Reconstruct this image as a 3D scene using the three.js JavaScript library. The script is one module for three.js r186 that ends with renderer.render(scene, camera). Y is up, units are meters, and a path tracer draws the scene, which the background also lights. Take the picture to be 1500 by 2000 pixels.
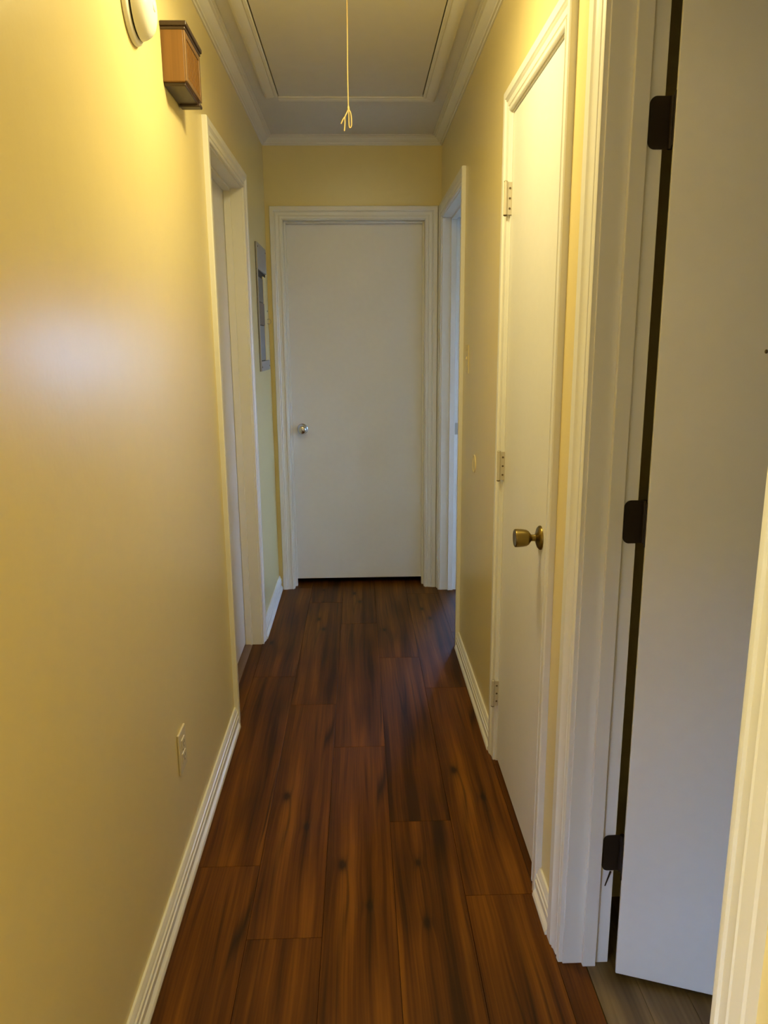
import * as THREE from 'three';
import { RoundedBoxGeometry } from 'three/addons/geometries/RoundedBoxGeometry.js';
import { ImprovedNoise } from 'three/addons/math/ImprovedNoise.js';
import { mergeGeometries, toCreasedNormals } from 'three/addons/utils/BufferGeometryUtils.js';
import { RectAreaLightUniformsLib } from 'three/addons/lights/RectAreaLightUniformsLib.js';

// ---------------------------------------------------------------- camera, sky, exposure
const scene = new THREE.Scene();
const camera = new THREE.PerspectiveCamera(68.31, 1500 / 2000, 0.05, 200);
camera.position.set(0, 1.4122, 0);
camera.rotation.order = 'YXZ';
camera.rotation.set(-0.2202, -0.0314, -0.008);
scene.background = new THREE.Color().setRGB(0.31, 0.52, 1.0);     // blue open sky, as the camera's lamp-light balance shows it
scene.backgroundIntensity = 20.0;
const renderer = new THREE.WebGLRenderer({ antialias: true });
renderer.toneMapping = THREE.LinearToneMapping;
renderer.toneMappingExposure = 1.29;
renderer.shadowMap.enabled = true;
RectAreaLightUniformsLib.init();
const LAMP = { at: [-0.016, 2.395, -1.92], color: new THREE.Color().setRGB(1.0, 0.85, 0.42), bulb: 0.50, down: 61 };
const LAMP2 = { at: [-1.75, 2.30, 0.35], bulb: 8.5 };  // added fill lamp, out of view behind the camera

// ---------------------------------------------------------------- helpers
let seed = 7;
const rnd = () => { seed = (seed * 16807) % 2147483647; return seed / 2147483647; };
const noise = new ImprovedNoise();
const nz = (x, y, z = 0) => noise.noise(x, y, z);
const taken = {};
function numbered(name) {
  const n = taken[name] ?? 0; taken[name] = n + 1;
  return n ? `${name}_${String(n).padStart(3, '0')}` : name;
}
function shade(o) { o.traverse(c => { if (c.isMesh) { c.castShadow = true; c.receiveShadow = true; } }); return o; }
function thing(name, label, category, pos = [0, 0, 0], extra = {}) {
  const o = new THREE.Group(); o.name = numbered(name); o.position.set(...pos);
  o.userData = { label, category, ...extra }; scene.add(o); return o;
}
const S = { kind: 'structure' };
function part(name, geo, mat, parent, label) {
  const m = new THREE.Mesh(geo, mat); m.name = name; if (label) m.userData.label = label;
  m.castShadow = m.receiveShadow = true; parent.add(m); return m;
}
function single(name, geo, mat, label, category, extra = {}) {
  const m = part(numbered(name), geo, mat, scene); m.userData = { label, category, ...extra }; return m;
}
function setUV(g) {                                   // uv in metres, from position and the way each face points
  const p = g.attributes.position, n = g.attributes.normal, uv = new Float32Array(p.count * 2);
  for (let i = 0; i < p.count; i++) {
    const ax = Math.abs(n.getX(i)), ay = Math.abs(n.getY(i)), az = Math.abs(n.getZ(i));
    const x = p.getX(i), y = p.getY(i), z = p.getZ(i);
    if (ax >= ay && ax >= az) { uv[2 * i] = z; uv[2 * i + 1] = y; } else if (ay >= az) { uv[2 * i] = x; uv[2 * i + 1] = z; } else { uv[2 * i] = x; uv[2 * i + 1] = y; }
  }
  g.setAttribute('uv', new THREE.BufferAttribute(uv, 2)); return g;
}
function box(x0, x1, y0, y1, z0, z1) {
  const g = new THREE.BoxGeometry(Math.abs(x1 - x0), Math.abs(y1 - y0), Math.abs(z1 - z0));
  g.translate((x0 + x1) / 2, (y0 + y1) / 2, (z0 + z1) / 2); return setUV(g);
}
function rbox(x0, x1, y0, y1, z0, z1, r = 0.002, seg = 2) {
  const g = new RoundedBoxGeometry(Math.abs(x1 - x0), Math.abs(y1 - y0), Math.abs(z1 - z0), seg, r);
  g.translate((x0 + x1) / 2, (y0 + y1) / 2, (z0 + z1) / 2); return setUV(g);
}
const flat = g => { const h = g.index ? g.toNonIndexed() : g; return h; };
const join = list => mergeGeometries(list.map(flat));
// Sweep a closed profile [[u, v], ...] along a polyline in a plane. u is measured away from the polyline (to its left), v along n.
function sweep(profile, pts, o, e1, e2, n) {
  const O = new THREE.Vector3(...o), A = new THREE.Vector3(...e1), B = new THREE.Vector3(...e2), N = new THREE.Vector3(...n);
  const dir = [], out = [];
  for (let i = 0; i + 1 < pts.length; i++) { const d = [pts[i + 1][0] - pts[i][0], pts[i + 1][1] - pts[i][1]], l = Math.hypot(...d); dir.push([d[0] / l, d[1] / l]); }
  const left = d => [-d[1], d[0]];
  const mit = pts.map((p, i) => {
    const a = left(dir[Math.max(0, i - 1)]), b = left(dir[Math.min(dir.length - 1, i)]);
    const s = [a[0] + b[0], a[1] + b[1]], k = 2 / (s[0] * s[0] + s[1] * s[1]); return [s[0] * k, s[1] * k];
  });
  const at = (i, [u, v]) => { const x = pts[i][0] + mit[i][0] * u, y = pts[i][1] + mit[i][1] * u; return O.clone().addScaledVector(A, x).addScaledVector(B, y).addScaledVector(N, v); };
  const caps = THREE.ShapeUtils.triangulateShape(profile.map(q => new THREE.Vector2(...q)), []);
  for (let i = 0; i + 1 < pts.length; i++) {
    const pos = [], push = (...v) => v.forEach(q => pos.push(q.x, q.y, q.z));
    const a = profile.map(q => at(i, q)), b = profile.map(q => at(i + 1, q)), m = profile.length;
    for (let k = 0; k < m; k++) { const l = (k + 1) % m; push(a[k], b[k], b[l], a[k], b[l], a[l]); }
    for (const [p, q, r] of caps) { push(a[p], a[r], a[q]); push(b[p], b[q], b[r]); }
    let g = new THREE.BufferGeometry(); g.setAttribute('position', new THREE.Float32BufferAttribute(pos, 3));
    // make sure faces look outward
    let vol = 0; for (let t = 0; t < pos.length; t += 9) vol += (pos[t] * (pos[t + 4] * pos[t + 8] - pos[t + 5] * pos[t + 7]) - pos[t + 1] * (pos[t + 3] * pos[t + 8] - pos[t + 5] * pos[t + 6]) + pos[t + 2] * (pos[t + 3] * pos[t + 7] - pos[t + 4] * pos[t + 6]));
    if (vol < 0) for (let t = 0; t < pos.length; t += 9) for (let c = 0; c < 3; c++) { const q = g.attributes.position.array; const h = q[t + 3 + c]; q[t + 3 + c] = q[t + 6 + c]; q[t + 6 + c] = h; }
    g.computeVertexNormals(); g = toCreasedNormals(g, 0.5); out.push(setUV(g));
  }
  return out;
}
function lathe(profile, seg = 40) { return new THREE.LatheGeometry(profile.map(p => new THREE.Vector2(...p)), seg); }
function lie(g, axis) {                               // turns a lathe's y axis onto +x, -x, +z
  if (axis === '+x') g.rotateZ(-Math.PI / 2); else if (axis === '-x') g.rotateZ(Math.PI / 2); else if (axis === '+z') g.rotateX(Math.PI / 2);
  return g;
}

// ---------------------------------------------------------------- textures and materials
function dataTex(w, h, f, srgb = false) {
  const d = new Uint8Array(w * h * 4);
  for (let y = 0; y < h; y++) for (let x = 0; x < w; x++) {
    const c = f(x, y), i = 4 * (y * w + x);
    if (typeof c === 'number') d[i] = d[i + 1] = d[i + 2] = Math.max(0, Math.min(255, c * 255)); else for (let k = 0; k < 3; k++) d[i + k] = Math.max(0, Math.min(255, c[k] * 255));
    d[i + 3] = 255;
  }
  const t = new THREE.DataTexture(d, w, h); t.wrapS = t.wrapT = THREE.RepeatWrapping; t.magFilter = THREE.LinearFilter; t.minFilter = THREE.LinearMipmapLinearFilter; t.generateMipmaps = true;
  if (srgb) t.colorSpace = THREE.SRGBColorSpace; t.needsUpdate = true; return t;
}
const rep = (t, sx, sy) => { const c = t.clone(); c.repeat.set(sx, sy); c.needsUpdate = true; return c; };
const tile = (x, y, w, fx, s) => {                   // periodic noise on a w-pixel tile
  const a = x / w, b = y / w, n = (u, v) => nz(u * fx, v * fx, s);
  return n(a, b) * (1 - a) * (1 - b) + n(a - 1, b) * a * (1 - b) + n(a, b - 1) * (1 - a) * b + n(a - 1, b - 1) * a * b;
};
const peel = dataTex(512, 512, (x, y) => 0.5 + 0.3 * tile(x, y, 512, 60, 3.3) + 0.25 * tile(x, y, 512, 22, 9.1));     // roller stipple
const mottle = dataTex(512, 512, (x, y) => { const v = 0.965 + 0.03 * tile(x, y, 512, 5, 1.7) + 0.02 * tile(x, y, 512, 31, 4.9); return [v, v, v]; });
const lin = (r, g, b) => new THREE.Color().setRGB(r, g, b);
const paint = (c, rough, bump = 0.0004, s = 1.6, extra = {}) => new THREE.MeshPhysicalMaterial({ color: c, roughness: rough, bumpMap: rep(peel, s, s), bumpScale: bump, map: rep(mottle, s * 0.4, s * 0.4), ...extra });
const M = {
  wall: paint(lin(0.80, 0.665, 0.31), 0.31, 0.0004),
  plainWall: paint(lin(0.72, 0.69, 0.62), 0.8, 0.0005),
  ceiling: paint(lin(0.80, 0.78, 0.73), 0.85, 0.0008),
  trim: paint(lin(0.82, 0.80, 0.73), 0.36, 0.0001),
  door: paint(lin(0.82, 0.80, 0.74), 0.38, 0.0003, 3),
  hatch: paint(lin(0.74, 0.71, 0.64), 0.6, 0.0002),
  silver: new THREE.MeshStandardMaterial({ color: lin(0.62, 0.60, 0.57), metalness: 1, roughness: 0.22 }),
  brass: new THREE.MeshStandardMaterial({ color: lin(0.24, 0.175, 0.055), metalness: 1, roughness: 0.3 }),
  steel: new THREE.MeshStandardMaterial({ color: lin(0.55, 0.50, 0.40), metalness: 1, roughness: 0.4 }),
  paintedSteel: new THREE.MeshStandardMaterial({ color: lin(0.60, 0.54, 0.42), metalness: 0.3, roughness: 0.45 }),
  bronze: new THREE.MeshStandardMaterial({ color: lin(0.035, 0.024, 0.016), metalness: 0.6, roughness: 0.5 }),
  screw: new THREE.MeshStandardMaterial({ color: lin(0.16, 0.12, 0.07), metalness: 0.8, roughness: 0.5 }),
  plastic: new THREE.MeshStandardMaterial({ color: lin(0.80, 0.77, 0.68), roughness: 0.38 }),
  ivory: new THREE.MeshStandardMaterial({ color: lin(0.66, 0.58, 0.38), roughness: 0.4 }),
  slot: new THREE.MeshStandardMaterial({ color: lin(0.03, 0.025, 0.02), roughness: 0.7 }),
  wallPlate: paint(lin(0.80, 0.665, 0.31), 0.45, 0.0001),
  cord: new THREE.MeshStandardMaterial({ color: lin(0.42, 0.29, 0.115), roughness: 0.8 }),
  glass: new THREE.MeshPhysicalMaterial({ color: 0xffffff, transmission: 1, thickness: 0, roughness: 0, ior: 1.5 }),
  grey: new THREE.MeshStandardMaterial({ color: lin(0.36, 0.35, 0.33), roughness: 0.45 }),
  taupe: new THREE.MeshStandardMaterial({ color: lin(0.17, 0.16, 0.14), roughness: 0.5 }),
  brown: new THREE.MeshStandardMaterial({ color: lin(0.17, 0.13, 0.10), roughness: 0.5 }),
  slate: new THREE.MeshStandardMaterial({ color: lin(0.20, 0.23, 0.25), roughness: 0.4 }),
  underlay: new THREE.MeshStandardMaterial({ color: lin(0.012, 0.006, 0.003), roughness: 0.9 }),
  carpet: new THREE.MeshStandardMaterial({ color: lin(0.50, 0.44, 0.36), roughness: 1 }),
  laminate: new THREE.MeshStandardMaterial({ color: lin(0.075, 0.027, 0.004), roughness: 0.5 }),
  grass: new THREE.MeshStandardMaterial({ color: lin(0.05, 0.07, 0.03), roughness: 1 }),
  shadeCloth: new THREE.MeshStandardMaterial({ color: lin(0.45, 0.43, 0.40), roughness: 0.9 }),
};

// wood grain: one texture per plank variant, u across (0..1), v along
function woodTex(w, h, wm, hm, s, tone, col) {
  const knots = []; const nk = Math.floor(rnd() * 2.6);
  for (let i = 0; i < nk; i++) knots.push([wm * (0.15 + 0.7 * rnd()), hm * rnd(), 0.004 + 0.006 * rnd()]);
  return dataTex(w, h, (px, py) => {
    let u = px / w * wm, v = py / h * hm, kn = 0;
    for (const [ku, kv, kr] of knots) {
      const du = u - ku, dv = (v - kv) * 0.42, d = Math.hypot(du, dv);
      u += du / (d + 0.004) * 0.018 * Math.exp(-d / 0.02); kn += Math.exp(-Math.pow(d / kr, 2)) + 0.35 * Math.exp(-Math.pow(d / (kr * 2.6), 2));
    }
    u += 0.010 * nz(u * 9, v * 1.6, s) + 0.003 * nz(u * 30, v * 5, s + 3);
    const broad = nz(u * 17, v * 0.8, s + 11), mid = nz(u * 48, v * 1.5, s + 17), fine = nz(u * 210, v * 3.2, s + 23), fib = nz(u * 620, v * 14, s + 31), cloud = nz(u * 7, v * 3.0, s + 41);
    let vein = 1 - Math.abs(nz(u * 19, v * 0.6, s + 51)) * 12; vein = Math.max(0, vein) * Math.max(0, 0.15 + 1.9 * nz(u * 8, v * 2.4, s + 61));
    let pore = 1 - Math.abs(nz(u * 75, v * 0.9, s + 71)) * 7; pore = Math.max(0, pore) * Math.max(0, 0.1 + 1.5 * nz(u * 20, v * 3.5, s + 81));
    vein = Math.min(1.2, vein + 0.55 * pore);
    let t = 0.50 + tone + 0.62 * broad + 0.42 * mid + 0.26 * fine + 0.10 * fib + 0.26 * cloud;
    t = Math.max(0, Math.min(1, t));
    const dark = Math.min(0.9, 0.7 * vein + 0.85 * kn);
    return col(t, dark);
  }, true);
}
const sr = x => x <= 0.0031308 ? 12.92 * x : 1.055 * Math.pow(x, 1 / 2.4) - 0.055;
const ramp = (stops, darkC) => (t, d) => {
  const k = t * (stops.length - 1), i = Math.min(stops.length - 2, Math.floor(k)), f = k - i;
  return [0, 1, 2].map(c => sr((stops[i][c] * (1 - f) + stops[i + 1][c] * f) * (1 - d) + darkC[c] * d));
};
const walnut = ramp([[0.036, 0.011, 0.0008], [0.082, 0.025, 0.0012], [0.133, 0.043, 0.0018], [0.205, 0.074, 0.004]], [0.014, 0.006, 0.0015]);
const vinyl = ramp([[0.085, 0.056, 0.022], [0.165, 0.113, 0.046], [0.25, 0.18, 0.08]], [0.05, 0.035, 0.02]);
const PW = 0.184, PL = 1.22;
const plankMats = [];
for (let i = 0; i < 8; i++) plankMats.push(new THREE.MeshPhysicalMaterial({ map: woodTex(256, 1280, PW, PL, 13.7 * i + 2, (rnd() - 0.5) * 0.16, walnut), roughness: 0.5, specularIntensity: 0.4 }));
const vinylMats = [];
for (let i = 0; i < 3; i++) vinylMats.push(new THREE.MeshPhysicalMaterial({ map: woodTex(128, 640, 0.12, PL, 31.3 * i + 5, (rnd() - 0.5) * 0.2, vinyl), roughness: 0.45 }));

// ---------------------------------------------------------------- dimensions
const XL = -0.486, XR = 0.454, ZE = -4.27, H = 2.463, T = 0.115, TR = 0.104;       // hall faces, ceiling, wall thickness
const XLo = XL - T, XRo = XR + TR, ZEo = ZE - T, ZH = 1.1, ZL = -0.45;              // ZH: where the hall opens to the living room
const DT = 2.055;                                                       // top of door openings
const OX0 = -4.2, OX1 = 3.4, OZ0 = -7.2, OZ1 = 2.0;                     // the house
const J = 0.018;
const dL = [-3.427, -2.690], dB = [-4.200, -3.397], dC = [-2.347, -1.762], dN = [-1.470, -0.806], dE = [-0.394, 0.367];

// ---------------------------------------------------------------- shell
{
  const wl = [box(XLo, XL, 0, H, ZEo, dL[0] - J), box(XLo, XL, DT + J, H, dL[0] - J, dL[1] + J), box(XLo, XL, 0, H, dL[1] + J, ZL)];
  single('wall_left', join(wl), M.wall, 'yellow painted left wall of the hallway', 'wall', S);
  const zs = [ZEo, dB[0] - J, dB[1] + J, dC[0] - J, dC[1] + J, dN[0] - J, dN[1] + J, ZH], wr = [];
  for (let i = 0; i < zs.length - 1; i++) wr.push(i % 2 ? box(XR, XRo, DT + J, H, zs[i], zs[i + 1]) : box(XR, XRo, 0, H, zs[i], zs[i + 1]));
  single('wall_right', join(wr), M.wall, 'yellow painted right wall of the hallway with three doorways', 'wall', S);
  single('wall_end', join([box(XL, dE[0] - J, 0, H, ZEo, ZE), box(dE[1] + J, XR, 0, H, ZEo, ZE), box(dE[0] - J, dE[1] + J, DT + J, H, ZEo, ZE)]), M.wall, 'yellow painted end wall around the closed white door', 'wall', S);
  // partitions of the neighbouring rooms
  const P = [
    box(XLo, XRo, 0, H, -5.2, -5.1),                                  // back of the linen space behind the end door
    box(XLo, XLo + 0.1, 0, H, -5.1, ZEo), box(XRo - 0.1, XRo, 0, H, -5.1, ZEo),
    box(XRo, OX1, 0, H, -2.62, -2.52),                                // bedroom / closet
    box(1.25, 1.35, 0, H, -2.52, -1.74),                              // closet side
    box(XRo, OX1, 0, H, 1.0, 1.1),                                    // near room / living room
    box(OX0, XLo, 0, H, ZL - 0.1, ZL),
    box(XLo, XLo + 0.1, 0, H, OZ0, -5.2),
  ];
  single('wall_partition', join(P), M.plainWall, 'pale partition walls of the rooms around the hallway', 'wall', S);
  single('wall_near_room', box(XRo, OX1, 0, H, -1.74, -1.68), M.wall, 'yellow painted wall behind the open near right door', 'wall', S);
  // outer walls with window openings
  const wb = { x0: 1.5, x1: 2.9, y0: 0.45, y1: 1.65 }, ws = { z0: -4.15, z1: -2.95, y0: 0.75, y1: 1.80 }, wv = { x0: -3.9, x1: -1.5, y0: 0.08, y1: 2.05 };
  const t = 0.16;
  single('wall_far', join([box(OX0, wb.x0, 0, H, OZ0 - t, OZ0), box(wb.x1, OX1, 0, H, OZ0 - t, OZ0), box(wb.x0, wb.x1, 0, wb.y0, OZ0 - t, OZ0), box(wb.x0, wb.x1, wb.y1, H, OZ0 - t, OZ0)]), M.plainWall, 'outer wall of the bedroom with a window', 'wall', S);
  single('wall_side', join([box(OX1, OX1 + t, 0, H, OZ0 - t, ws.z0), box(OX1, OX1 + t, 0, H, ws.z1, OZ1 + t), box(OX1, OX1 + t, 0, ws.y0, ws.z0, ws.z1), box(OX1, OX1 + t, ws.y1, H, ws.z0, ws.z1)]), M.plainWall, 'outer side wall of the bedroom with a wide window', 'wall', S);
  single('wall_back', join([box(OX0, wv.x0, 0, H, OZ1, OZ1 + t), box(wv.x1, OX1, 0, H, OZ1, OZ1 + t), box(wv.x0, wv.x1, 0, wv.y0, OZ1, OZ1 + t), box(wv.x0, wv.x1, wv.y1, H, OZ1, OZ1 + t)]), M.plainWall, 'living room wall behind the hallway with a glass patio door', 'wall', S);
  single('wall_outer', box(OX0 - t, OX0, 0, H, OZ0 - t, OZ1 + t), M.plainWall, 'windowless outer wall on the far side of the left rooms', 'wall', S);
  single('ceiling', box(OX0 - t, OX1 + t, H, H + 0.12, OZ0 - t, OZ1 + t), M.ceiling, 'flat off-white painted ceiling over the hallway', 'ceiling', S);
  single('ground', box(-40, 40, -0.5, -0.3, -40, 40), M.grass, 'dark lawn around the house', 'lawn', S);
  // windows
  const win = (name, label, along, a0, a1, y0, y1, at, depth) => {
    const g = thing(name, label, 'window', [0, 0, 0], S);
    const bx = (u0, u1, v0, v1, d0, d1) => along === 'x' ? box(u0, u1, v0, v1, at + d0, at + d1) : box(at + d0, at + d1, v0, v1, u0, u1);
    const f = 0.05, d0 = depth * 0.35, d1 = depth * 0.75, mid = (a0 + a1) / 2;
    part('frame', join([bx(a0, a1, y0, y0 + f, d0, d1), bx(a0, a1, y1 - f, y1, d0, d1), bx(a0, a0 + f, y0 + f, y1 - f, d0, d1), bx(a1 - f, a1, y0 + f, y1 - f, d0, d1), bx(mid - f / 2, mid + f / 2, y0 + f, y1 - f, d0, d1)]), M.trim, g);
    const dm = depth * 0.55;
    part('pane', bx(a0 + f, mid - f / 2, y0 + f, y1 - f, dm - 0.002, dm + 0.002), M.glass, g);
    part('pane', bx(mid + f / 2, a1 - f, y0 + f, y1 - f, dm - 0.002, dm + 0.002), M.glass, g);
    return g;
  };
  win('window_1', 'white framed bedroom window in the outer end wall', 'x', wb.x0, wb.x1, wb.y0, wb.y1, OZ0 - t, t);
  win('window_2', 'white framed bedroom window in the side wall', 'z', ws.z0, ws.z1, ws.y0, ws.y1, OX1, t);
  win('window_3', 'wide glass patio door of the living room', 'x', wv.x0, wv.x1, wv.y0, wv.y1, OZ1, t);
  const rs = thing('added_roller_shade', 'unseen grey roller shade added over the patio door to keep daylight low', 'shade', [0, 0, OZ1 - 0.03]);  // unseen shade, added so sky light falls only on the lower door
  part('cloth', box(wv.x0 - 0.05, wv.x1 + 0.05, 0.95, 2.12, -0.003, 0.003), M.shadeCloth, rs);
  const tube = new THREE.CylinderGeometry(0.025, 0.025, wv.x1 - wv.x0 + 0.1, 20); tube.rotateZ(Math.PI / 2); tube.translate((wv.x0 + wv.x1) / 2, 2.13, 0);
  part('roller', tube, M.plastic, rs);
  part('hem_bar', box(wv.x0 - 0.05, wv.x1 + 0.05, 0.93, 0.955, -0.006, 0.006), M.plastic, rs);
}

// ---------------------------------------------------------------- floors
{
  const floor = thing('floor', 'glossy reddish brown wood-look plank floor of the hallway', 'floor', [0, 0, 0], S);
  part('subfloor', box(OX0, OX1, -0.3, -0.008, OZ0, OZ1), M.underlay, floor);
  part('carpet', box(XRo + 0.057, OX1, -0.008, 0, OZ0, -1.68), M.carpet, floor, 'beige bedroom carpet');
  part('laminate', join([box(OX0, -0.662, -0.008, 0, OZ0, OZ1), box(-0.662, OX1, -0.008, 0, ZH, OZ1), box(-0.662, XRo + 0.057, -0.008, 0, OZ0, -4.42)]), M.laminate, floor);
  // one plank: a slab with eased top edges, uv over its whole texture
  function plank(w, l, v0, v1) {
    const e = 0.0004, g = 0.0005, x0 = g, x1 = w - g, z0 = g, z1 = l - g, b = -0.008;
    const ring = (y, i) => [[x0 + i, y, z0 + i], [x1 - i, y, z0 + i], [x1 - i, y, z1 - i], [x0 + i, y, z1 - i]];
    const A = ring(0, e), B = ring(-e, 0), C = ring(b, 0), pos = [];
    const q = (a, b2, c, d) => pos.push(...a, ...c, ...b2, ...a, ...d, ...c);
    q(A[0], A[1], A[2], A[3]);
    for (let i = 0; i < 4; i++) { const j = (i + 1) % 4; q(A[j], A[i], B[i], B[j]); q(B[j], B[i], C[i], C[j]); }
    const geo = new THREE.BufferGeometry(); geo.setAttribute('position', new THREE.Float32BufferAttribute(pos, 3));
    const uv = []; for (let i = 0; i < pos.length; i += 3) uv.push(pos[i] / PW, v0 + (v1 - v0) * pos[i + 2] / l);
    geo.setAttribute('uv', new THREE.Float32BufferAttribute(uv, 2)); geo.computeVertexNormals(); return geo;
  }
  const cache = {};
  const shared = (w, l) => cache[`${w.toFixed(4)}_${l.toFixed(3)}`] ??= plank(w, l, 0, l / PL);
  const rows = [[-0.662, -0.20], [-0.478, -0.62], [-0.294, -0.353], [-0.110, -0.02], [0.074, -0.80], [0.258, -0.48], [0.442, -1.10]];
  rows.forEach(([x, off], r) => {
    let z = off + PL * 2, k = Math.floor(rnd() * 8);
    const zEnd = -4.42;
    while (z > zEnd) {
      let z1 = Math.min(z, ZH), z0 = Math.max(z - PL, zEnd);
      z -= PL; if (z1 - z0 < 0.02) continue;
      k = (k + 1 + Math.floor(rnd() * 5)) % 8;
      const put = (w, a, b) => { const m = part('plank', shared(w, b - a), plankMats[k], floor); m.position.set(x, 0, a); };
      if (r === 6) { const cut = -1.68; if (z0 >= cut) put(0.064, z0, z1); else if (z1 <= cut) put(PW, z0, z1); else { put(0.064, cut, z1); put(PW, z0, cut); } } else put(PW, z0, z1);
    }
  });
  const nf = thing('floor', 'pale greyish tan plank floor inside the near right doorway', 'floor', [0, 0, 0], S);
  const vcache = {};
  for (let r = 0; r < 9; r++) {
    let z = 0.3 + rnd(), k = r;
    while (z > -1.68) {
      const z1 = Math.min(z, 1.0), z0 = Math.max(z - PL, -1.68); z -= PL; if (z1 - z0 < 0.02) continue;
      const key = (z1 - z0).toFixed(3); const geo = vcache[key] ??= (() => { const g = plank(0.1, z1 - z0, 0, (z1 - z0) / PL); return g; })();
      const m = part('plank', geo, vinylMats[k++ % 3], nf); m.position.set(0.507 + r * 0.1, 0, z0);
    }
  }
  part('slab', box(0.507 + 0.9, OX1, -0.008, 0, -1.68, 1.0), M.plainWall, nf);
}

// ---------------------------------------------------------------- trim
const casingProfile = [[0, 0], [0, 0.009], [0.002, 0.0105], [0.010, 0.011], [0.0115, 0.007], [0.0155, 0.007], [0.017, 0.0105], [0.030, 0.0115], [0.034, 0.0145], [0.037, 0.0125], [0.041, 0.0165], [0.0605, 0.017], [0.063, 0.014], [0.063, 0]];
const wide = casingProfile.map(([u, v]) => [u * 0.083 / 0.063, v]);
let trimCount = 0;
function frame(label, side, a0, a1, profile = casingProfile, stopAt = null, opts = {}) {
  // side: 'left' | 'right' | 'end'. a0 < a1: opening along z (or x for the end wall). stopAt: distance from the hall face to the stop, nearest first.
  const g = thing(`trim_${++trimCount}`, label, 'door frame', [0, 0, 0], S), r = 0.005;
  const pts = [[a1 + r, 0], [a1 + r, DT + r - 0.0], [a0 - r, DT + r], [a0 - r, 0]].map(p => [...p]);
  // the polyline runs so that "left" points away from the opening
  pts.reverse();
  const org = side === 'left' ? [XL, 0, 0] : side === 'right' ? [XR, 0, 0] : [0, 0, ZE];
  const e1 = side === 'end' ? [1, 0, 0] : [0, 0, 1], n = side === 'left' ? [1, 0, 0] : side === 'right' ? [-1, 0, 0] : [0, 0, 1];
  const [A, B, C] = sweep(profile, pts, org, e1, [0, 1, 0], n);
  part('casing_leg', A, M.trim, g); part('casing_head', B, M.trim, g); part('casing_leg', C, M.trim, g);
  // jambs line the opening, d is the depth from the hall face
  const bx = (u0, u1, v0, v1, d0, d1) => side === 'end' ? rbox(u0, u1, v0, v1, ZE - d1, ZE - d0, 0.0012, 1) : side === 'right' ? rbox(XR + d0, XR + d1, v0, v1, u0, u1, 0.0012, 1) : rbox(XL - d1, XL - d0, v0, v1, u0, u1, 0.0012, 1);
  const dep = (side === 'right' ? TR : T) + 0.001;
  part('jamb', bx(a0 - J + 0.0, a0, 0, DT + J, -0.001, dep), M.trim, g);
  part('jamb', bx(a1, a1 + J, 0, DT + J, -0.001, dep), M.trim, g);
  part('jamb_head', bx(a0, a1, DT, DT + J, -0.001, dep), M.trim, g);
  if (stopAt !== null) {
    const s = 0.011, w = opts.stopWidth ?? 0.03;
    part('door_stop', bx(a0, a0 + s, 0, DT, stopAt, stopAt + w), M.trim, g);
    part('door_stop', bx(a1 - s, a1, 0, DT, stopAt, stopAt + w), M.trim, g);
    part('door_stop', bx(a0 + s, a1 - s, DT - s, DT, stopAt, stopAt + w), M.trim, g);
  }
  return g;
}
frame('white moulded frame around the end door of the hallway', 'end', dE[0], dE[1], casingProfile, 0.045);
frame('white moulded frame of the recessed door beside the grey breaker panel', 'left', dL[0], dL[1], casingProfile, 0.045);
const fb = frame('white moulded frame of the open bluish doorway beside the end door', 'right', dB[0], dB[1], casingProfile, 0.045);
frame('cream lit moulded frame of the closet door with the brass knob', 'right', dC[0], dC[1], casingProfile, 0.04);
frame('wide white moulded frame of the doorway with dark bronze hinges', 'right', dN[0], dN[1], wide, 0.043, { stopWidth: 0.03 });
part('strike_plate', box(XR + 0.078, XR + 0.105, 0.91, 0.975, dB[0], dB[0] + 0.0015), M.steel, fb, 'small metal strike plate');

// baseboards: board with a moulded top and a shoe along the floor
const baseProfile = [[0, 0], [0.021, 0], [0.0215, 0.006], [0.019, 0.013], [0.0135, 0.0185], [0.0125, 0.02], [0.0125, 0.037], [0.0155, 0.0385], [0.0155, 0.046], [0.0125, 0.048], [0.0115, 0.053], [0.0135, 0.0545], [0.0135, 0.063], [0.0105, 0.066], [0.009, 0.073], [0.0075, 0.076], [0.005, 0.0815], [0, 0.082]];
function baseRun(g, side, z0, z1) {
  const left = side === 'left', n = left ? 1 : -1;
  const shape = new THREE.Shape(baseProfile.map(([a, b]) => new THREE.Vector2(a, b)));
  const geo = new THREE.ExtrudeGeometry(shape, { depth: z1 - z0, bevelEnabled: false });
  geo.translate(0, 0, z0); if (!left) geo.scale(-1, 1, 1);
  if (!left) { const ix = geo.attributes.position.array, t = ix.length; for (let i = 0; i < t; i += 9) for (let c = 0; c < 3; c++) { const h = ix[i + 3 + c]; ix[i + 3 + c] = ix[i + 6 + c]; ix[i + 6 + c] = h; } geo.computeVertexNormals(); }
  geo.translate(left ? XL : XR, 0, 0);
  part('baseboard_length', setUV(toCreasedNormals(geo, 0.4)), M.trim, g);
}
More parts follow.
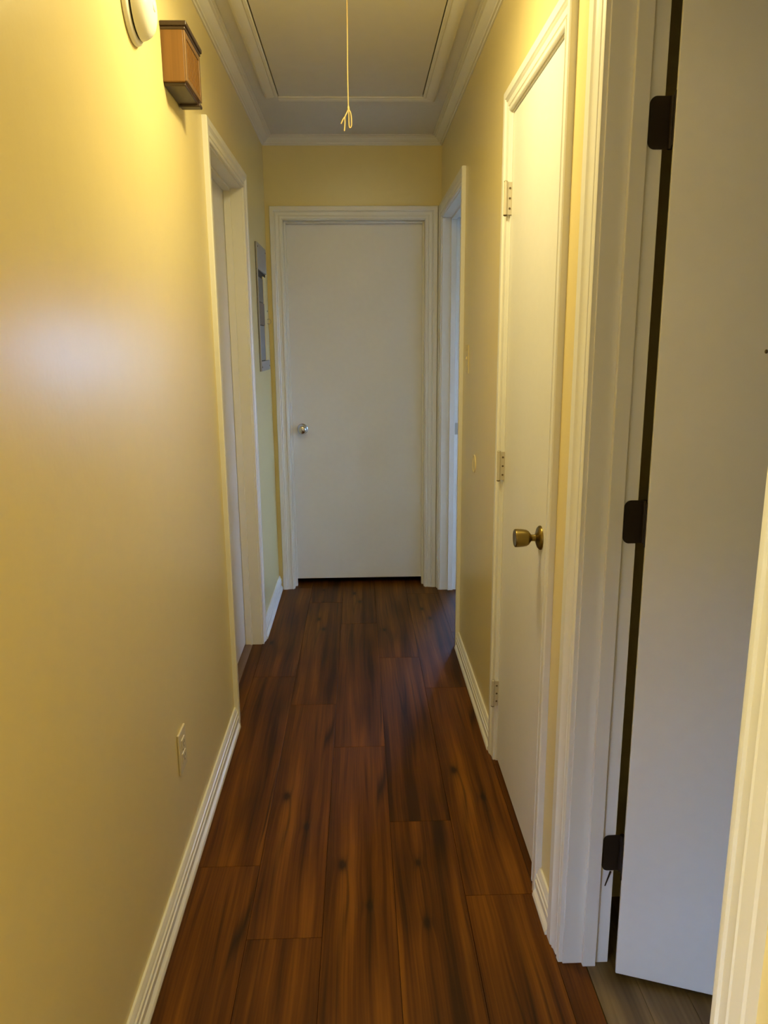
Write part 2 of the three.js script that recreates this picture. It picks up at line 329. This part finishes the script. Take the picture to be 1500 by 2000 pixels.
{
  const cw = 0.063 + 0.005, cw2 = 0.083 + 0.005;
  const bl = thing('baseboard_left', 'white moulded baseboard along the left yellow wall', 'baseboard', [0, 0, 0], S);
  baseRun(bl, 'left', dL[1] + cw, ZL); baseRun(bl, 'left', ZE, dL[0] - cw);
  const br = thing('baseboard_right', 'white moulded baseboard lengths between the right doorways', 'baseboard', [0, 0, 0], S);
  baseRun(br, 'right', dB[1] + cw, dC[0] - cw); baseRun(br, 'right', dC[1] + cw, dN[0] - cw2); baseRun(br, 'right', dN[1] + cw2, ZH);
  // crown moulding round the ceiling
  const cp = [[0, 0], [0, -0.042], [0.005, -0.042], [0.007, -0.037], [0.013, -0.036], [0.014, -0.031], [0.022, -0.026], [0.031, -0.018], [0.036, -0.011], [0.043, -0.010], [0.044, -0.006], [0.053, -0.005], [0.053, 0]];
  const cr = thing(`trim_${++trimCount}`, 'white crown moulding around the hallway ceiling', 'crown moulding', [0, 0, 0], S);
  // plane: e1 = x, e2 = -z; left of the run is into the room
  for (const g of sweep(cp.map(([u, v]) => [u, v]), [[XR, -ZH], [XR, -ZE], [XL, -ZE], [XL, -ZL]], [0, H, 0], [1, 0, 0], [0, 0, -1], [0, 1, 0])) part('crown_length', g, M.trim, cr);
  // threshold strip in the left doorway
  const ts = new THREE.Shape([[-0.024, 0], [0.024, 0], [0.021, 0.003], [0.012, 0.0055], [-0.012, 0.0055], [-0.021, 0.003]].map(p => new THREE.Vector2(...p)));
  const tg = new THREE.ExtrudeGeometry(ts, { depth: dL[1] - dL[0] - 0.024, bevelEnabled: false }); tg.translate(XL - 0.068, 0, dL[0] + 0.012);
  single(`trim_${++trimCount}`, tg, new THREE.MeshStandardMaterial({ color: lin(0.16, 0.09, 0.055), roughness: 0.35 }), 'brown threshold strip under the recessed left door', 'threshold', S);
}

// ---------------------------------------------------------------- doors
{
  // end door: opens away, leaf sits behind the stop
  const d1 = thing('door_1', 'closed flat white door at the end of the hallway with a silver knob', 'door', [0, 0, 0], S);
  part('leaf', rbox(dE[0] + 0.003, dE[1] - 0.003, 0.038, DT - 0.004, ZE - 0.111, ZE - 0.076, 0.0015), M.door, d1);
  const k1 = part('knob', lie(lathe([[0, 0.062], [0.014, 0.0615], [0.022, 0.057], [0.0265, 0.048], [0.0265, 0.040], [0.022, 0.030], [0.014, 0.024], [0.011, 0.018], [0.012, 0.010]]), '+z'), M.silver, d1, 'round silver knob');
  k1.position.set(-0.327, 0.935, ZE - 0.076);
  part('rose', lie(lathe([[0.011, 0.013], [0.020, 0.011], [0.029, 0.006], [0.031, 0.002], [0.031, 0]]), '+z'), M.silver, k1);

  // closet door: opens into the hall, flush with the wall
  const d2 = thing('door_2', 'closed flat cream lit closet door with a brass tulip knob', 'door', [0, 0, 0], S);
  part('leaf', rbox(XR + 0.002, XR + 0.037, 0.012, DT - 0.003, dC[0] + 0.003, dC[1] - 0.003, 0.0015), M.door, d2);
  const k2 = part('knob', lie(lathe([[0, 0.0655], [0.019, 0.066], [0.0205, 0.0672], [0.0225, 0.0665], [0.0235, 0.064], [0.0232, 0.056], [0.0225, 0.046], [0.021, 0.037], [0.0175, 0.031], [0.0125, 0.0275], [0.009, 0.025], [0.0085, 0.019], [0.0095, 0.012]]), '+x'), M.brass, d2, 'antique brass tulip knob');
  k2.rotation.y = Math.PI; k2.position.set(XR + 0.002, 0.926, -1.845);
  part('rose', lie(lathe([[0.009, 0.014], [0.017, 0.011], [0.026, 0.008], [0.0305, 0.004], [0.031, 0.001], [0.031, 0]]), '+x'), M.brass, k2);
  for (const y of [1.823, 1.03, 0.252]) {
    const h = part('hinge', new THREE.CylinderGeometry(0.0055, 0.0055, 0.09, 16), M.paintedSteel, d2, 'pale steel butt hinge');
    h.position.set(XR - 0.0165, y, dC[0] + 0.001);
    part('hinge_leaf', box(0.001, 0.0225, -0.045, 0.045, -0.0012, 0.0012), M.paintedSteel, h);
    for (const s of [-0.028, 0, 0.028]) { const sc = new THREE.CylinderGeometry(0.0032, 0.0032, 0.001, 10); sc.rotateX(Math.PI / 2); sc.translate(0.0125, s, 0.0016); part('screw', sc, M.screw, h); }
    const pin = new THREE.SphereGeometry(0.006, 12, 8); pin.scale(1, 0.6, 1); pin.translate(0, 0.046, 0); part('pin_head', pin, M.steel, h);
    part('pin_tip', pin.clone().translate(0, -0.092, 0), M.screw, h);
  }

  // near right door: swung into its room
  const ang = 19.5 * Math.PI / 180;
  const d3 = thing('door_3', 'open flat white door with dark bronze hinges swung into the near right room', 'door', [XRo + 0.015, 0, dN[0] + 0.003], S);
  d3.rotation.y = -ang;
  part('leaf', rbox(0.003, 0.657, 0.014, DT - 0.004, 0.010, 0.045, 0.002), M.door, d3);
  const mk = new THREE.SphereGeometry(0.0035, 10, 8); mk.scale(0.8, 1.1, 0.4); mk.translate(0.185, 1.392, 0.0452); part('nail_hole', mk, M.screw, d3, 'small dark nail hole');
  const kn = part('knob', lie(lathe([[0, 0.062], [0.014, 0.0615], [0.022, 0.057], [0.0265, 0.048], [0.0265, 0.040], [0.022, 0.030], [0.014, 0.024], [0.011, 0.0]]), '+z'), M.bronze, d3);
  kn.position.set(0.595, 0.93, 0.045);
  for (const y of [1.797, 1.055, 0.292]) {
    const hg = new THREE.Group(); hg.name = 'hinge'; hg.userData.label = 'dark bronze hinge'; d3.add(hg); hg.position.set(0, y, 0);
    part('knuckle', new THREE.CylinderGeometry(0.006, 0.006, 0.089, 16), M.bronze, hg);
    const s = new THREE.Shape(), w = 0.043, h = 0.0445, r = 0.013;       // leaf with rounded outer corners
    s.moveTo(0, -h); s.lineTo(-w + r, -h); s.absarc(-w + r, -h + r, r, -Math.PI / 2, -Math.PI, true); s.lineTo(-w, h - r); s.absarc(-w + r, h - r, r, Math.PI, Math.PI / 2, true); s.lineTo(0, h);
    const jl = part('jamb_leaf', new THREE.ExtrudeGeometry(s, { depth: 0.002, bevelEnabled: false, curveSegments: 8 }), M.bronze, hg);
    jl.rotation.y = ang; jl.position.set(0, 0, -0.0025);
    const dl = part('door_leaf', box(0.0005, 0.003, -0.0445, 0.0445, 0.002, 0.034), M.bronze, hg);
    if (y < 0.5) { const pn = new THREE.CylinderGeometry(0.0022, 0.0012, 0.04, 10); const p2 = part('loose_pin', pn, M.bronze, hg); p2.rotation.z = -0.25; p2.position.set(-0.026, -0.062, 0.014); }
  }

  // left door: closed, recessed on the room side
  const d4 = thing('door_4', 'closed flat white door recessed in the left wall near the breaker panel', 'door', [0, 0, 0], S);
  part('leaf', rbox(XL - 0.111, XL - 0.076, 0.012, DT - 0.004, dL[0] + 0.003, dL[1] - 0.003, 0.0015), M.door, d4);

  // bedroom door swung fully open inside the bedroom, against its wall
  const d5 = thing('door_5', 'open flat white bedroom door standing against the bedroom wall', 'door', [XRo + 0.02, 0, dB[1] + 0.02], S);
  d5.rotation.y = 0.12;
  part('leaf', rbox(0.002, 0.037, 0.012, DT - 0.004, 0.01, 0.72, 0.0015), M.door, d5);
}

// ---------------------------------------------------------------- attic hatch and cord
{
  const x0 = -0.331, x1 = 0.296, z0 = -3.578, z1 = -2.235;
  const h = thing('attic_hatch', 'flat attic hatch panel framed by white moulding in the ceiling', 'hatch', [0, H, 0]);
  part('panel', rbox(x0 + 0.004, x1 - 0.004, -0.010, -0.002, z0 + 0.004, z1 - 0.004, 0.0015), M.hatch, h);
  part('gap_shade', box(x0, x1, -0.0018, 0, z0, z1), M.slot, h, 'black sheet standing in for the shaded gap around the panel');  // black sheet paints in the shade of the panel gap
  const hp = [[0, 0], [0, -0.012], [0.002, -0.014], [0.012, -0.0145], [0.014, -0.012], [0.018, -0.0145], [0.036, -0.0165], [0.046, -0.018], [0.052, -0.0165], [0.057, -0.012], [0.057, 0]];
  for (const g of sweep(hp, [[x0, -z0], [x1, -z0], [x1, -z1], [x0, -z1], [x0, -z0]], [0, 0, 0], [1, 0, 0], [0, 0, -1], [0, 1, 0])) part('moulding', g, M.trim, h);
  const c = thing('pull_cord', 'thin tan pull cord with a frayed knotted loop hanging from the attic hatch', 'cord', [-0.0185, H - 0.010, -2.36]);
  const tube = (pts, r, n = 40) => new THREE.TubeGeometry(new THREE.CatmullRomCurve3(pts.map(p => new THREE.Vector3(...p))), n, r, 8);
  const b = -0.385;
  part('cord', tube([[0, 0, 0], [0.0008, b * 0.4, 0], [-0.0004, b * 0.75, 0.0005], [0, b, 0]], 0.0016), M.cord, c);
  const k = new THREE.SphereGeometry(0.0032, 14, 10); k.scale(1, 2.1, 1); k.translate(0.0004, b, 0); part('knot', k, M.cord, c);
  part('loop', tube([[0.001, b - 0.003, 0.001], [0.006, b - 0.012, 0.002], [0.0085, b - 0.034, 0.002], [0.0075, b - 0.048, 0.001], [0.004, b - 0.052, 0], [0.0015, b - 0.046, -0.001], [0.001, b - 0.025, -0.001], [0.001, b - 0.004, 0]], 0.0017), M.cord, c);
  part('loose_end', tube([[0, b - 0.003, 0], [-0.005, b - 0.013, 0.001], [-0.010, b - 0.023, 0.002], [-0.0105, b - 0.040, 0.001], [-0.0125, b - 0.060, 0.001]], 0.0018), M.cord, c);
  part('loose_end', tube([[-0.009, b - 0.022, 0.001], [-0.013, b - 0.026, 0.002], [-0.018, b - 0.034, 0.002], [-0.0215, b - 0.041, 0.001]], 0.0018), M.cord, c);
}

// ---------------------------------------------------------------- ceiling light (above the frame)
{
  const [lx, ly, lz] = LAMP.at;
  const l = thing('ceiling_light', 'flush ceiling light with a warm white glass bowl', 'ceiling light', [lx, H, lz]);
  part('pan', lathe([[0, 0], [0.14, 0], [0.143, -0.006], [0.138, -0.014], [0, -0.014]]), M.plastic, l);
  const glow = new THREE.MeshStandardMaterial({ color: lin(0.8, 0.75, 0.6), roughness: 0.4, emissive: LAMP.color, emissiveIntensity: 3.0 });
  part('glass_bowl', lathe([[0.130, -0.015], [0.130, -0.03], [0.122, -0.055], [0.102, -0.082], [0.07, -0.102], [0.035, -0.112], [0, -0.115]]), glow, l);
  const p = new THREE.PointLight(LAMP.color, LAMP.bulb, 0, 2); p.name = 'ceiling_lamp'; p.position.set(lx, ly, lz); p.castShadow = true; p.shadow.radius = 2.2; p.shadow.mapSize.set(1024, 1024); scene.add(p);
  const r = new THREE.RectAreaLight(LAMP.color, LAMP.down, 0.2, 0.2); r.name = 'ceiling_lamp_face'; r.position.set(lx, H - 0.119, lz); r.lookAt(lx, 0, lz); scene.add(r);
}

{  // unseen pendant, added for warm fill on the near door and casing
  const [lx, ly, lz] = LAMP2.at;
  const l = thing('fill_pendant', 'unseen warm white glass pendant added as fill light behind the hallway', 'pendant light', [lx, H, lz]);
  part('canopy', lathe([[0, 0], [0.06, 0], [0.06, -0.02], [0, -0.025]]), M.plastic, l);
  part('stem', new THREE.CylinderGeometry(0.006, 0.006, 0.08, 12).translate(0, -0.06, 0), M.steel, l);
  const glow = new THREE.MeshStandardMaterial({ color: lin(0.8, 0.75, 0.6), roughness: 0.4, emissive: LAMP.color, emissiveIntensity: 3.0 });
  part('globe', new THREE.SphereGeometry(0.09, 32, 20).translate(0, ly - H, 0), glow, l);
  const p = new THREE.PointLight(LAMP.color, LAMP2.bulb, 0, 2); p.name = 'pendant_fill'; p.position.set(lx, ly, lz); p.castShadow = true; p.shadow.radius = 4; p.shadow.mapSize.set(1024, 1024); scene.add(p);
}

// ---------------------------------------------------------------- small things on the walls
{
  // smoke detector
  const s = thing('smoke_detector', 'round white smoke detector high on the left wall', 'smoke detector', [XL, 2.132, -1.862]);
  part('base', lie(lathe([[0, 0], [0.074, 0], [0.0755, 0.004], [0.074, 0.010], [0.069, 0.0135], [0, 0.0135]], 56), '+x'), M.plastic, s);
  part('groove', lie(lathe([[0.0625, 0.013], [0.0625, 0.0185], [0, 0.0185]], 56), '+x'), M.slot, s, 'dark seam between base and cover');
  const cov = part('cover', lie(lathe([[0.0, 0.052], [0.022, 0.0515], [0.038, 0.049], [0.050, 0.044], [0.0585, 0.036], [0.0635, 0.026], [0.0655, 0.0195], [0.0655, 0.0175], [0, 0.0175]], 56), '+x'), M.plastic, s);
  part('test_button', lie(lathe([[0, 0.0545], [0.009, 0.054], [0.0105, 0.052], [0.0105, 0.048]], 28), '+x'), M.plastic, cov);

  // door chime: wood-tone box with dark cornice
  const c = thing('door_chime', 'small wood-toned door chime box with dark brown cornice on the left wall', 'door chime', [XL, 2.055, -2.222]);
  const wood = new THREE.MeshPhysicalMaterial({ map: woodTex(256, 256, 0.2, 0.2, 77, 0.1, ramp([[0.12, 0.053, 0.011], [0.155, 0.070, 0.015], [0.20, 0.092, 0.022]], [0.09, 0.035, 0.01])), roughness: 0.4 });
  const darkWood = new THREE.MeshPhysicalMaterial({ color: lin(0.040, 0.021, 0.012), roughness: 0.38 });
  const gold = new THREE.MeshPhysicalMaterial({ color: lin(0.20, 0.11, 0.045), roughness: 0.4, metalness: 0.3 });
  const D = 0.061, z0 = -0.094, z1 = 0.094, hgt = 0.145;
  const uvBox = (...a) => { const g = rbox(...a, 0.003); const uv = g.attributes.uv; for (let i = 0; i < uv.count; i++) uv.setXY(i, uv.getX(i) * 5, uv.getY(i) * 5); return g; };
  part('body', uvBox(0, D - 0.004, 0.010, hgt - 0.004, z0, z1), wood, c);
  const tp = [[z0 - 0.004, 0], [z1 + 0.004, 0], [z1 + 0.004, D + 0.006], [z0 - 0.004, D + 0.006]];
  part('cornice', rbox(0, D + 0.006, hgt - 0.008, hgt + 0.004, z0 - 0.005, z1 + 0.005, 0.003), darkWood, c);
  part('cornice_moulding', rbox(0.0, D + 0.002, hgt - 0.016, hgt - 0.008, z0 - 0.002, z1 + 0.002, 0.003), darkWood, c);
  const fr = part('front_frame', join([rbox(D - 0.005, D, 0.012, hgt - 0.016, z0, z0 + 0.016, 0.001, 1), rbox(D - 0.005, D, 0.012, hgt - 0.016, z1 - 0.016, z1, 0.001, 1), rbox(D - 0.005, D, 0.012, 0.024, z0 + 0.016, z1 - 0.016, 0.001, 1), rbox(D - 0.005, D, hgt - 0.03, hgt - 0.016, z0 + 0.016, z1 - 0.016, 0.001, 1)]), gold, c, 'gold-toned front border');
  for (let i = 0; i < 9; i++) part('grille_slat', box(D - 0.004, D - 0.001, 0.026, hgt - 0.032, z0 + 0.022 + i * 0.0168, z0 + 0.031 + i * 0.0168), wood, fr);
  part('bottom_rail', uvBox(0, D - 0.006, 0.002, 0.012, z0 + 0.008, z1 - 0.006), darkWood, c);
  part('bottom_lip', rbox(0.004, D, -0.004, 0.006, z0 - 0.002, z0 + 0.030, 0.003), darkWood, c);

  // electrical panel
  const e = thing('electrical_panel', 'grey breaker panel with a metal latch ring on the far left wall', 'breaker panel', [XL, 1.28, -4.145]);
  const W = 0.345, HH = 0.61;
  part('back_plate', box(0, 0.003, 0, HH, 0, W), M.slot, e);
  part('top_cover', rbox(0, 0.010, 0.485, HH, 0, W, 0.0015), M.grey, e);
  part('bottom_cover', rbox(0, 0.010, 0, 0.048, 0, W, 0.0015), M.grey, e);
  part('side_cover', rbox(0, 0.009, 0.050, 0.466, 0.004, 0.135, 0.0015), M.wallPlate, e, 'wall-coloured cover strip');
  part('side_cover', rbox(0, 0.009, 0.048, 0.485, W - 0.012, W, 0.0015), M.grey, e);
  part('breaker_door', rbox(0, 0.0065, 0.335, 0.452, 0.14, W - 0.016, 0.0015), M.taupe, e, 'dark taupe upper breaker door');
  part('breaker_door', rbox(0, 0.0085, 0.225, 0.332, 0.118, W - 0.016, 0.0015), M.brown, e, 'brown middle breaker door');
  part('breaker_door', rbox(0, 0.0065, 0.052, 0.222, 0.14, W - 0.016, 0.0015), M.slate, e, 'blue-grey lower breaker door');
  const ring = part('latch_ring', new THREE.TorusGeometry(0.012, 0.002, 10, 24), M.steel, e, 'metal latch ring'); ring.position.set(0.016, 0.248, 0.03); 
  for (const [y, z] of [[0.59, W - 0.02], [0.59, 0.02], [0.02, W - 0.02], [0.02, 0.02], [0.30, 0.03]]) { const g = lie(lathe([[0, 0.0025], [0.003, 0.002], [0.0045, 0]], 14), '+x'); g.translate(0.0098, y, z); part('screw', g, M.screw, e); }

  // duplex outlet
  const o = thing('power_outlet', 'cream duplex power outlet low on the left wall', 'power outlet', [XL, 0.3655, -1.832]);
  part('cover_plate', rbox(0, 0.006, -0.0575, 0.0575, -0.036, 0.036, 0.0025), M.ivory, o);
  for (const y of [0.0195, -0.0195]) {
    const r = part('receptacle', rbox(0.004, 0.0085, y - 0.0145, y + 0.0145, -0.017, 0.017, 0.004), M.ivory, o);
    part('slot', join([box(0.0084, 0.0088, y - 0.002, y + 0.007, -0.0075, -0.0055), box(0.0084, 0.0088, y - 0.002, y + 0.007, 0.0055, 0.0075), box(0.0084, 0.0088, y - 0.010, y - 0.006, -0.002, 0.002)]), M.slot, r);
  }
  const os = lie(lathe([[0, 0.0016], [0.002, 0.0012], [0.003, 0]], 14), '+x'); os.translate(0.006, 0, 0); part('screw', os, M.screw, o);

  // light switch
  const w = thing('light_switch', 'wall-coloured light switch plate on the right wall by the bluish doorway', 'light switch', [XR, 1.345, -3.19]);
  part('cover_plate', rbox(-0.0035, 0, -0.0575, 0.0575, -0.035, 0.035, 0.0016), M.wallPlate, w);
  const tg = part('toggle', rbox(-0.010, -0.002, -0.003, 0.009, -0.005, 0.005, 0.002), M.wallPlate, w); tg.rotation.z = -0.25;
  for (const y of [-0.03, 0.03]) { const g = lie(lathe([[0, 0.0016], [0.002, 0.0012], [0.003, 0]], 14), '-x'); g.translate(-0.0035, y, 0); part('screw', g, M.wallPlate, w); }

  // round painted cover plate
  const r = thing('round_cover_plate', 'round painted-over cover plate on the right wall beside the closet door', 'cover plate', [XR, 0.942, -2.953]);
  part('rim', lie(lathe([[0.031, 0], [0.031, 0.003], [0.033, 0.004], [0.0345, 0.0035], [0.036, 0.0015], [0.036, 0]], 48), '-x'), M.wallPlate, r);
  part('disc', lie(lathe([[0, 0.003], [0.028, 0.0026], [0.030, 0.001], [0.030, 0]], 48), '-x'), M.wallPlate, r);
}
shade(scene);
renderer.render(scene, camera);
